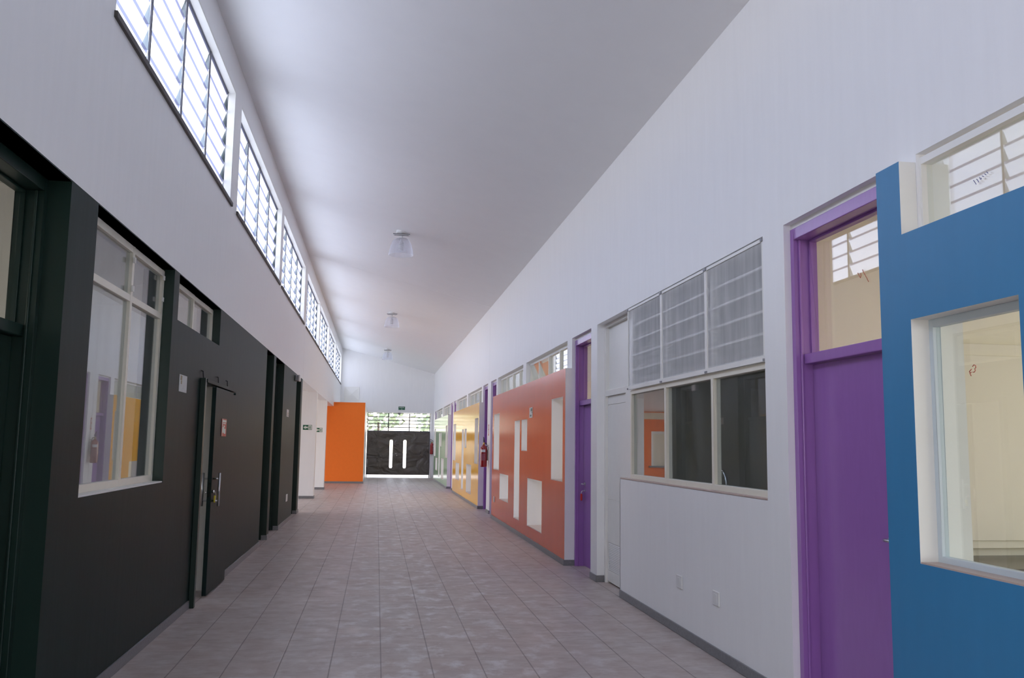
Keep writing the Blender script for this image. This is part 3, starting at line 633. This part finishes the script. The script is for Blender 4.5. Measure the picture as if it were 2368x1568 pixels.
wall('wall_room_divider', (-6.0, -1.97, 5.33, 5.45, 0, 3.03), WTRIM, 'pale wall of the room behind the near dark green door')
wall('wall_room_divider', (-6.0, -1.97, 10.072, 10.19, 0, 3.03), WTRIM, 'white wall seen through the gap of the sliding door')
wall('wall_room_divider', (-6.0, -1.97, 20.8, 20.92, 0, 3.03), WHITE, 'white wall at the start of the side hall')
outer = MB().slab('x', -6.0, -6.2, (YN, 20.9), (0, 3.03), [(-4.8, 0.9, -1, 2.9), (1.5, 4.8, .9, 2.7), (8.7, 9.9, .9, 2.7)])  # first hole continues the bay added for daylight behind the camera
tag(outer.build('wall_outer_left', [WTRIM]), 'outer wall of the rooms on the left', 'wall', kind='structure')

tag(MB().slab('x', -7.6, -7.75, (20.8, 42.2), (0, 3.03), [(21.6, 33.8, -1, 2.95)]).build('wall_outer_hall', [WTRIM]), 'outer wall added to the side hall to limit its daylight, one wide opening', 'wall', kind='structure')  # added to reduce hall daylight; opening sized for pillar and orange wall brightness

# ------------------------------------------------------------------ trees outside, seen through the transom of the end door
LEAF = paint('sunlit_tone_foliage', (0.40, 0.46, 0.30), 0.8, 0.6, (1.2, 1.2, 1.2), 0.2, 0.5)  # leaf colour lightened to stand in for sunlight on the crowns
BARK = paint('tree_bark', (0.16, 0.12, 0.09), 0.9, 0, (4, 4, 1), 0.2, 0.2)
def tree(x, y, hgt, lab):
    T = thing('tree', (x, y, -.16), lab, 'tree', 'trees outside the end door')
    MB().tube([(0, 0, 0), (.05, 0, hgt * .3), (0, .05, hgt * .55)], [.18, .14, .08], 10).build('trunk', BARK, T, 0, True)
    q = MB(); rnd = random.Random(int(x * 10 + y))
    for _ in range(330):
        v = Vector((rnd.gauss(0, 1), rnd.gauss(0, 1), rnd.gauss(0, 1))).normalized() * (rnd.random() ** .4)
        c = Vector((v.x * hgt * .42, v.y * hgt * .42, hgt * .68 + v.z * hgt * .34)); a = Vector((rnd.gauss(0, 1), rnd.gauss(0, 1), rnd.gauss(0, 1))).normalized(); u = a.orthogonal().normalized(); w_ = a.cross(u); r = .22 + rnd.random() * .25
        q.quad([c + u * r, c + w_ * r * .6, c - u * r, c - w_ * r * .6])
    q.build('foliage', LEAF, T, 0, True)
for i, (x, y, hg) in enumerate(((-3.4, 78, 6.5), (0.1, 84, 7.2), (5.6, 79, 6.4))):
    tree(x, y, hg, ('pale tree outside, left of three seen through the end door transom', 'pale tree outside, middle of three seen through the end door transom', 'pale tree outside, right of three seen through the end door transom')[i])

# ------------------------------------------------------------------ steel double door at the end
d = thing('door_14', ((DX0 + DX1) / 2, DY, 0), 'dark brown steel double door with two bright slots at the corridor end', 'door', None, 'structure')
mid = 1.005
for (a, c, s0, s1) in ((DX0 + .02, mid - .0005, .60, .745), (mid + .0005, DX1 - .02, 1.235, 1.38)):
    lf = MB().slab('y', DY, DY + .05, (a, c), (.125, 2.13), [(s0, s1, .47, 1.70), (s0 + .02, s1 - .02, .43, 1.74)])
    lf.build('leaf', DOORM, d, .004)
fr = MB().box(DX0, DX0 + .03, DY, DY + .06, 0, 2.99); fr.box(DX1 - .03, DX1, DY, DY + .06, 0, 2.99); fr.box(DX0 + .03, DX1 - .03, DY - .01, DY + .06, 2.12, 2.165); fr.box(mid - .02, mid + .02, DY + .05, DY + .06, .125, 2.12); fr.box(DX0 + .03, DX1 - .03, DY, DY + .06, 2.965, 2.99)
fr.build('frame', MULL, d)
gr = MB()
for i in (1, 2): xx = DX0 + (DX1 - DX0) * i / 3; gr.box(xx - .022, xx + .022, DY + .01, DY + .05, 2.165, 2.965)
for i in range(1, 5): zz = 2.165 + .8 * i / 5; gr.box(DX0 + .03, DX1 - .03, DY + .015, DY + .045, zz - .018, zz + .018)
gr.build('transom_grille', MULL, d)
lk = MB(); lk.tube([(.93, DY, 1.10), (.93, DY - .04, 1.10), (.86, DY - .045, 1.10)], .01, 8); lk.tube([(.945, DY, 1.02), (.945, DY - .015, 1.02)], .018, 10); lk.build('door_handle', STEEL, d)
b_ = MB().tube([(DX0 + .05, DY - .01, .45), (DX0 + .05, DY - .01, .85)], .012, 8); b_.build('bolt', STEEL, d)
# motion sensor under the lintel, exit sign and hatch above
s = thing('motion_sensor', (1.0, 41.95, 3.0), 'small grey sensor hanging under the lintel of the end door', 'sensor')
MB().lathe([(0, 0), (.07, 0), (.07, -.03), (.05, -.08), (.02, -.105), (0, -.11)], (1.0, 41.95, 3.0), 18).build('housing', GREYP, s)
h = thing('access_hatch', (-1.21, YE, 3.53), 'square white access hatch on the end wall above the orange block', 'hatch')
p = MB(); X0, X1, Z0, Z1, yf = -1.535, -.885, 3.53, 4.13, YE - .02
c_ = ((X0 + X1) / 2, yf - .035, (Z0 + Z1) / 2); cs = [(X0, yf, Z0), (X1, yf, Z0), (X1, yf, Z1), (X0, yf, Z1)]
for i in range(4): p.quad([cs[i], cs[(i + 1) % 4], c_])
p.build('cover', WTRIM, h)
f = MB().box(X0 - .02, X0, YE - .03, YE - .0005, Z0 - .02, Z1 + .02); f.box(X1, X1 + .02, YE - .03, YE - .0005, Z0 - .02, Z1 + .02); f.box(X0, X1, YE - .03, YE - .0005, Z1, Z1 + .02); f.box(X0, X1, YE - .03, YE - .0005, Z0 - .02, Z0)
f.box(X1 - .01, X1 + .03, YE - .045, YE - .03, 3.80, 3.86); f.build('hatch_frame', WTRIM, h)

# ------------------------------------------------------------------ signs
def text(body, size, loc, rot, mat, parent, name='lettering'):
    cu = bpy.data.curves.new(name, 'FONT'); cu.body = body; cu.size = size; cu.align_x = 'CENTER'; cu.align_y = 'CENTER'; cu.extrude = .001
    cu.materials.append(mat)
    tmp = bpy.data.objects.new(name, cu); COL.objects.link(tmp)
    me = bpy.data.meshes.new_from_object(tmp.evaluated_get(bpy.context.evaluated_depsgraph_get())); bpy.data.objects.remove(tmp); bpy.data.curves.remove(cu)
    if not me.materials: me.materials.append(mat)
    o = bpy.data.objects.new(name, me); COL.objects.link(o); o.parent = parent; o.location = loc; o.rotation_euler = rot
    return o
s = thing('exit_sign', (1.10, YE, 3.13), 'green exit sign on the white end wall above the steel door', 'sign')
MB().box(.955, 1.255, YE - .012, YE - .0005, 3.13, 3.285).build('plate', SGREEN, s, .002)
text('SAÍDA', .085, (0, -.0135, .105), (math.radians(90), 0, 0), SWHITE, s)
a = MB(); a.hull([(1.105 - .025, YE - .0145, 3.175), (1.105 + .025, YE - .0145, 3.175), (1.105, YE - .0145, 3.145)], [(1.08, YE - .012, 3.175), (1.13, YE - .012, 3.175), (1.105, YE - .012, 3.145)]); a.build('arrow', SWHITE, s)

def exit_sign(y, lab):
    x0, x1, z0, z1 = -2.085, -1.835, 1.925, 2.065; yf = y - .006
    s = thing('exit_sign', ((x0 + x1) / 2, y, z0), lab, 'sign', 'green exit signs on the pillars')
    MB().box(x0, x1, yf, y - .0005, z0, z1).build('plate', SGREEN, s)
    g = MB(); zc = (z0 + z1) / 2; t = .0015
    def poly(pts): g.hull([(px, yf - t, pz) for px, pz in pts], [(px, yf, pz) for px, pz in pts])
    poly([(x0 + .015, zc), (x0 + .075, zc + .05), (x0 + .075, zc - .05)])
    poly([(x0 + .075, zc + .022), (x0 + .138, zc + .022), (x0 + .138, zc - .022), (x0 + .075, zc - .022)])
    g.build('arrow', SWHITE, s)
    g2 = MB(); g2.hull([(px, yf - t, pz) for px, pz in [(x0 + .152, z0 + .01), (x1 - .008, z0 + .01), (x1 - .008, z1 - .01), (x0 + .152, z1 - .01)]], [(px, yf, pz) for px, pz in [(x0 + .152, z0 + .01), (x1 - .008, z0 + .01), (x1 - .008, z1 - .01), (x0 + .152, z1 - .01)]]); g2.build('door_symbol', SWHITE, s)
    g3 = MB(); yy = yf - .003; cx = x0 + .195
    g3.tube([(cx, yy, zc + .042), (cx + .001, yy, zc + .043)], .010, 10)
    for st in ([(cx, zc + .03), (cx + .006, zc - .005)], [(cx + .006, zc - .005), (cx - .012, zc - .022), (cx - .020, zc - .05)], [(cx + .006, zc - .005), (cx + .022, zc - .02), (cx + .018, zc - .05)], [(cx, zc + .025), (cx - .018, zc + .010), (cx - .02, zc - .005)], [(cx, zc + .025), (cx + .02, zc + .012), (cx + .03, zc + .02)]):
        g3.tube([(q[0], yy, q[1]) for q in st], .0055, 8)
    g3.build('running_figure', SGREEN, s)
exit_sign(25.93, 'green exit sign with arrow on the nearer white pillar')
exit_sign(30.93, 'green exit sign with arrow on the farther white pillar')

def wall_sign(name, lab, x, s, y0, y1, z0, z1, mat, marks, mmat, t=.006, group=None):
    o = thing(name, (x, (y0 + y1) / 2, z0), lab, 'sign', group)
    MB().box(x + s * .0005, x + s * t, y0, y1, z0, z1).build('plate', mat, o)
    g = MB()
    for (a, c, e, f_) in marks: g.box(x + s * t, x + s * (t + .0015), y0 + a * (y1 - y0), y0 + c * (y1 - y0), z0 + e * (z1 - z0), z0 + f_ * (z1 - z0))
    g.build('symbol', mmat, o)
    return o
wall_sign('fire_sign', 'red and white fire sign on the sliding door', -1.662, 1, 9.985, 10.27, 1.63, 1.82, SRED, [(.12, .9, .80, .93), (.2, .8, .70, .76), (.15, .5, .2, .52), (.45, .8, .15, .44), (.3, .6, .52, .62), (.0, .10, .0, 1)], SWHITE)
pn = wall_sign('paper_notice', 'white paper notice on the green wall beside the sliding door', XL + .001, 1, 8.07, 8.38, 2.005, 2.155, PAPER, [(.12, .32, .68, .94), (.2, .32, .45, .66)], OCHRE, .003)
pn['category'] = 'notice'
pn = wall_sign('paper_notice', 'small paper notice on the green wall between recessed doors', XL + .001, 1, 17.45, 17.85, 2.06, 2.20, PAPER, [(.2, .8, .2, .3), (.2, .8, .45, .55)], OCHRE, .003)
pn['category'] = 'notice'
wall_sign('extinguisher_sign', 'small safety sign on the brick red panel', 2.51, -1, 14.36, 14.64, 2.03, 2.20, SWHITE, [(.1, .55, .62, .9), (.3, .75, .12, .3), (.06, .2, .45, .55)], SGREEN)
wall_sign('extinguisher_sign', 'red sign above the fire extinguisher on the white column', XR, -1, 20.80, 20.88, 1.79, 2.05, SRED, [(.15, .85, .6, .9), (.2, .8, .15, .5)], SWHITE)

# emergency light and outlets
s = thing('emergency_light', (XL, 18.95, 2.84), 'grey emergency lamp high on the green wall by the last door', 'lamp')
MB().box(XL + .002, -1.655, 18.86, 19.04, 2.84, 2.965).build('housing', GREYP, s, .01)
MB().box(-1.655, -1.615, 18.85, 19.05, 2.835, 2.97).build('lens', PLAST, s, .012)
def outlet(x, sgn, y0, y1, z0, z1, lab):
    o = thing('wall_outlet', (x, (y0 + y1) / 2, z0), lab, 'outlet', 'blank outlet plates low on the walls')
    MB().box(x + sgn * .0005, x + sgn * .012, y0, y1, z0, z1).build('cover_plate', PLAST, o, .008)
    MB().box(x + sgn * .012, x + sgn * .015, y0 + .035, y1 - .035, z0 + .02, z1 - .02).build('insert', PLAST, o, .001)
outlet(XR, -1, 7.40, 7.535, .385, .495, 'white outlet plate under the kitchen window, farther of two')
outlet(XR, -1, 6.57, 6.70, .385, .495, 'white outlet plate under the kitchen window, nearer of two')
outlet(2.51, -1, 18.90, 19.03, .37, .49, 'white outlet plate low on the far end of the brick red panel')
outlet(XL + .001, 1, 17.98, 18.22, .42, .56, 'white outlet plate low on the dark green wall')

# ------------------------------------------------------------------ fire extinguishers
def extinguisher(loc, lab):
    e = thing('fire_extinguisher', loc, lab, 'fire extinguisher', 'red fire extinguishers on the right wall')
    B = lambda: MB()
    B().lathe([(0, 0), (.070, 0), (.078, .012), (.080, .03), (.080, .42), (.074, .46), (.055, .49), (.03, .505), (.022, .52), (0, .52)], (0, 0, 0), 32).build('cylinder', REDM, e, 0, True); cyl_ = [c for c in e.children][-1]
    v = B().lathe([(0, .515), (.024, .515), (.024, .545), (.016, .55), (.016, .575), (0, .575)], (0, 0, 0), 16); v.tube([(0, 0, .555), (0, -.05, .555)], .016, 12); v.build('valve', BRASS, e, 0, True)
    hd = B().tube([(0, -.035, .575), (0, -.075, .60), (0, .06, .685), (0, .085, .69)], .010, 8); hd.tube([(0, 0, .575), (0, .07, .60), (0, .09, .60)], .009, 8); hd.tube([(0, .075, .60), (0, .085, .69)], .006, 8); hd.build('handle', BLACK, e, 0, True)
    hs = B().tube([(.02, .02, .55), (.06, .05, .56), (.085, .055, .50), (.092, .03, .35), (.09, .02, .15)], .010, 8); hs.build('hose', BLACK, e, 0, True)
    def band(a0, a1, z0, z1, mt, nm, r=.0808):
        q = B(); n = 12
        for i in range(n):
            t0, t1 = math.radians(a0 + (a1 - a0) * i / n), math.radians(a0 + (a1 - a0) * (i + 1) / n)
            q.quad([(r * math.cos(t0), r * math.sin(t0), z0), (r * math.cos(t1), r * math.sin(t1), z0), (r * math.cos(t1), r * math.sin(t1), z1), (r * math.cos(t0), r * math.sin(t0), z1)], 0, True)
        return q.build(nm, mt, cyl_, 0, True)
    band(215, 290, .345, .405, PLAST, 'label')
    LAB2 = MATS.get('faded_red_label') or paint('faded_red_label', (0.34, 0.09, 0.12), 0.4, 0, (60, 60, 90), 0.4, 0.9)
    band(205, 290, .15, .31, LAB2, 'instruction_label')
    bk = B().box(.08, .11, -.025, .025, .40, .47); bk.box(.02, .11, -.015, .015, .50, .515); bk.build('wall_bracket', STEEL, e, 0, True)
    return e
extinguisher((2.488, 20.83, 1.06), 'red fire extinguisher hanging on the white column between red and yellow panels')
e2 = extinguisher((2.545, 41.58, 1.10), 'distant red fire extinguisher beside the steel end door')
e2.rotation_euler = (0, 0, math.radians(90)); e2.location = (2.535, 41.588, 1.10)

# ------------------------------------------------------------------ ceiling lamps
def lamp(x, y, lab):
    z = cz(x); L = thing('ceiling_lamp', (x, y, z), lab, 'ceiling lamp', 'clear glass bell lamps under the ceiling')
    c = MB().lathe([(0, -.035), (.085, -.035), (.095, -.02), (.095, .02)], (0, 0, 0), 24); c.build('canopy', PLAST, L, 0, True)
    br = MB().box(-.15, .15, -.02, .02, -.075, -.045); brk = br.build('bracket', PLAST, L, .003, True)
    be = MB().box(-.152, .152, -.022, -.020, -.055, -.043); be.box(-.13, .13, -.022, -.020, -.08, -.07); be.build('bracket_edge', MULL, brk, 0, True)
    sk = MB().tube([(0, 0, -.035), (0, 0, -.20)], .022, 12); sk.tube([(0, 0, -.135), (0, 0, -.142)], .105, 24); sk.build('socket', PLAST, L, 0, True)
    sh = MB().lathe([(.10, -.135), (.135, -.15), (.165, -.19), (.19, -.25), (.21, -.33), (.222, -.41), (.225, -.44), (.219, -.44), (.216, -.41), (.204, -.33), (.184, -.25), (.159, -.19), (.13, -.155), (.10, -.14)], (0, 0, 0), 40); sh.build('lamp_shade', SHADE, L, 0, True)
    bl = MB(); pts = [(.035 * math.cos(t * .35), .035 * math.sin(t * .35), -.215 - t * .0019) for t in range(0, 72)]; bl.tube(pts, .011, 8); bl.lathe([(0, -.195), (.035, -.195), (.038, -.215), (0, -.22)], (0, 0, 0), 16); bl.build('spiral_bulb', PLAST, L, 0, True)
    return L
proto = lamp(.33, 16.0, 'clear glass bell lamp on the ceiling, nearest of the three')
for y, lab in ((26.2, 'clear glass bell lamp on the ceiling, middle of the three'), (36.6, 'clear glass bell lamp on the ceiling, farthest of the three')):
    c = copy_tree(proto); c.location = (.33, y, cz(.33)); c['label'] = lab

# ------------------------------------------------------------------ kitchen counter and faucet, classroom counter
k = thing('kitchen_counter', (3.2, 7.4, 0), 'kitchen sink counter behind the three pane window', 'counter')
MB().box(2.80, 3.38, 5.6, 8.9, .86, .90).build('worktop', GRAN, k, .004); MB().box(2.82, 3.34, 5.62, 8.88, 0.0, .86).build('cabinet', GREYP, k)
fa = thing('faucet', (3.0, 7.62, .90), 'chrome arched faucet behind the kitchen window glass', 'faucet')
pts = [(3.0, 7.72, .90), (3.0, 7.72, 1.26)] + [(3.0 + .01 * math.sin(t), 7.56 + .16 * math.cos(t), 1.26 + .13 * math.sin(t)) for t in [math.pi * i / 12 for i in range(1, 12)]] + [(3.0, 7.40, 1.26), (3.0, 7.395, 1.20)]
MB().tube(pts, .014, 12).build('spout', CHROME, fa); MB().lathe([(0, 0), (.032, 0), (.03, .03), (.018, .05), (0, .05)], (3.0, 7.72, .90), 18).build('base', CHROME, fa)
MB().tube([(3.0, 7.72, .96), (3.03, 7.78, .99)], .008, 8).build('lever', CHROME, fa)
k = thing('classroom_counter', (4.2, 5.2, 0), 'speckled granite counter seen through the blue panel window', 'counter')
MB().box(3.62, 6.2, 4.80, 5.44, .86, .90).build('worktop', GRANC, k, .004); MB().box(3.66, 6.16, 4.84, 5.44, 0, .86).build('cabinet', CREAM, k)
k = thing('wall_cupboard', (4.2, 5.43, .92), 'cream cupboard door on the wall above the granite counter', 'cupboard')
MB().box(3.74, 4.62, 5.40, 5.449, .95, 2.30).build('cupboard_frame', CREAM, k, .003); MB().box(3.80, 4.50, 5.385, 5.40, 1.0, 2.22).build('cupboard_door', CREAM, k, .004)
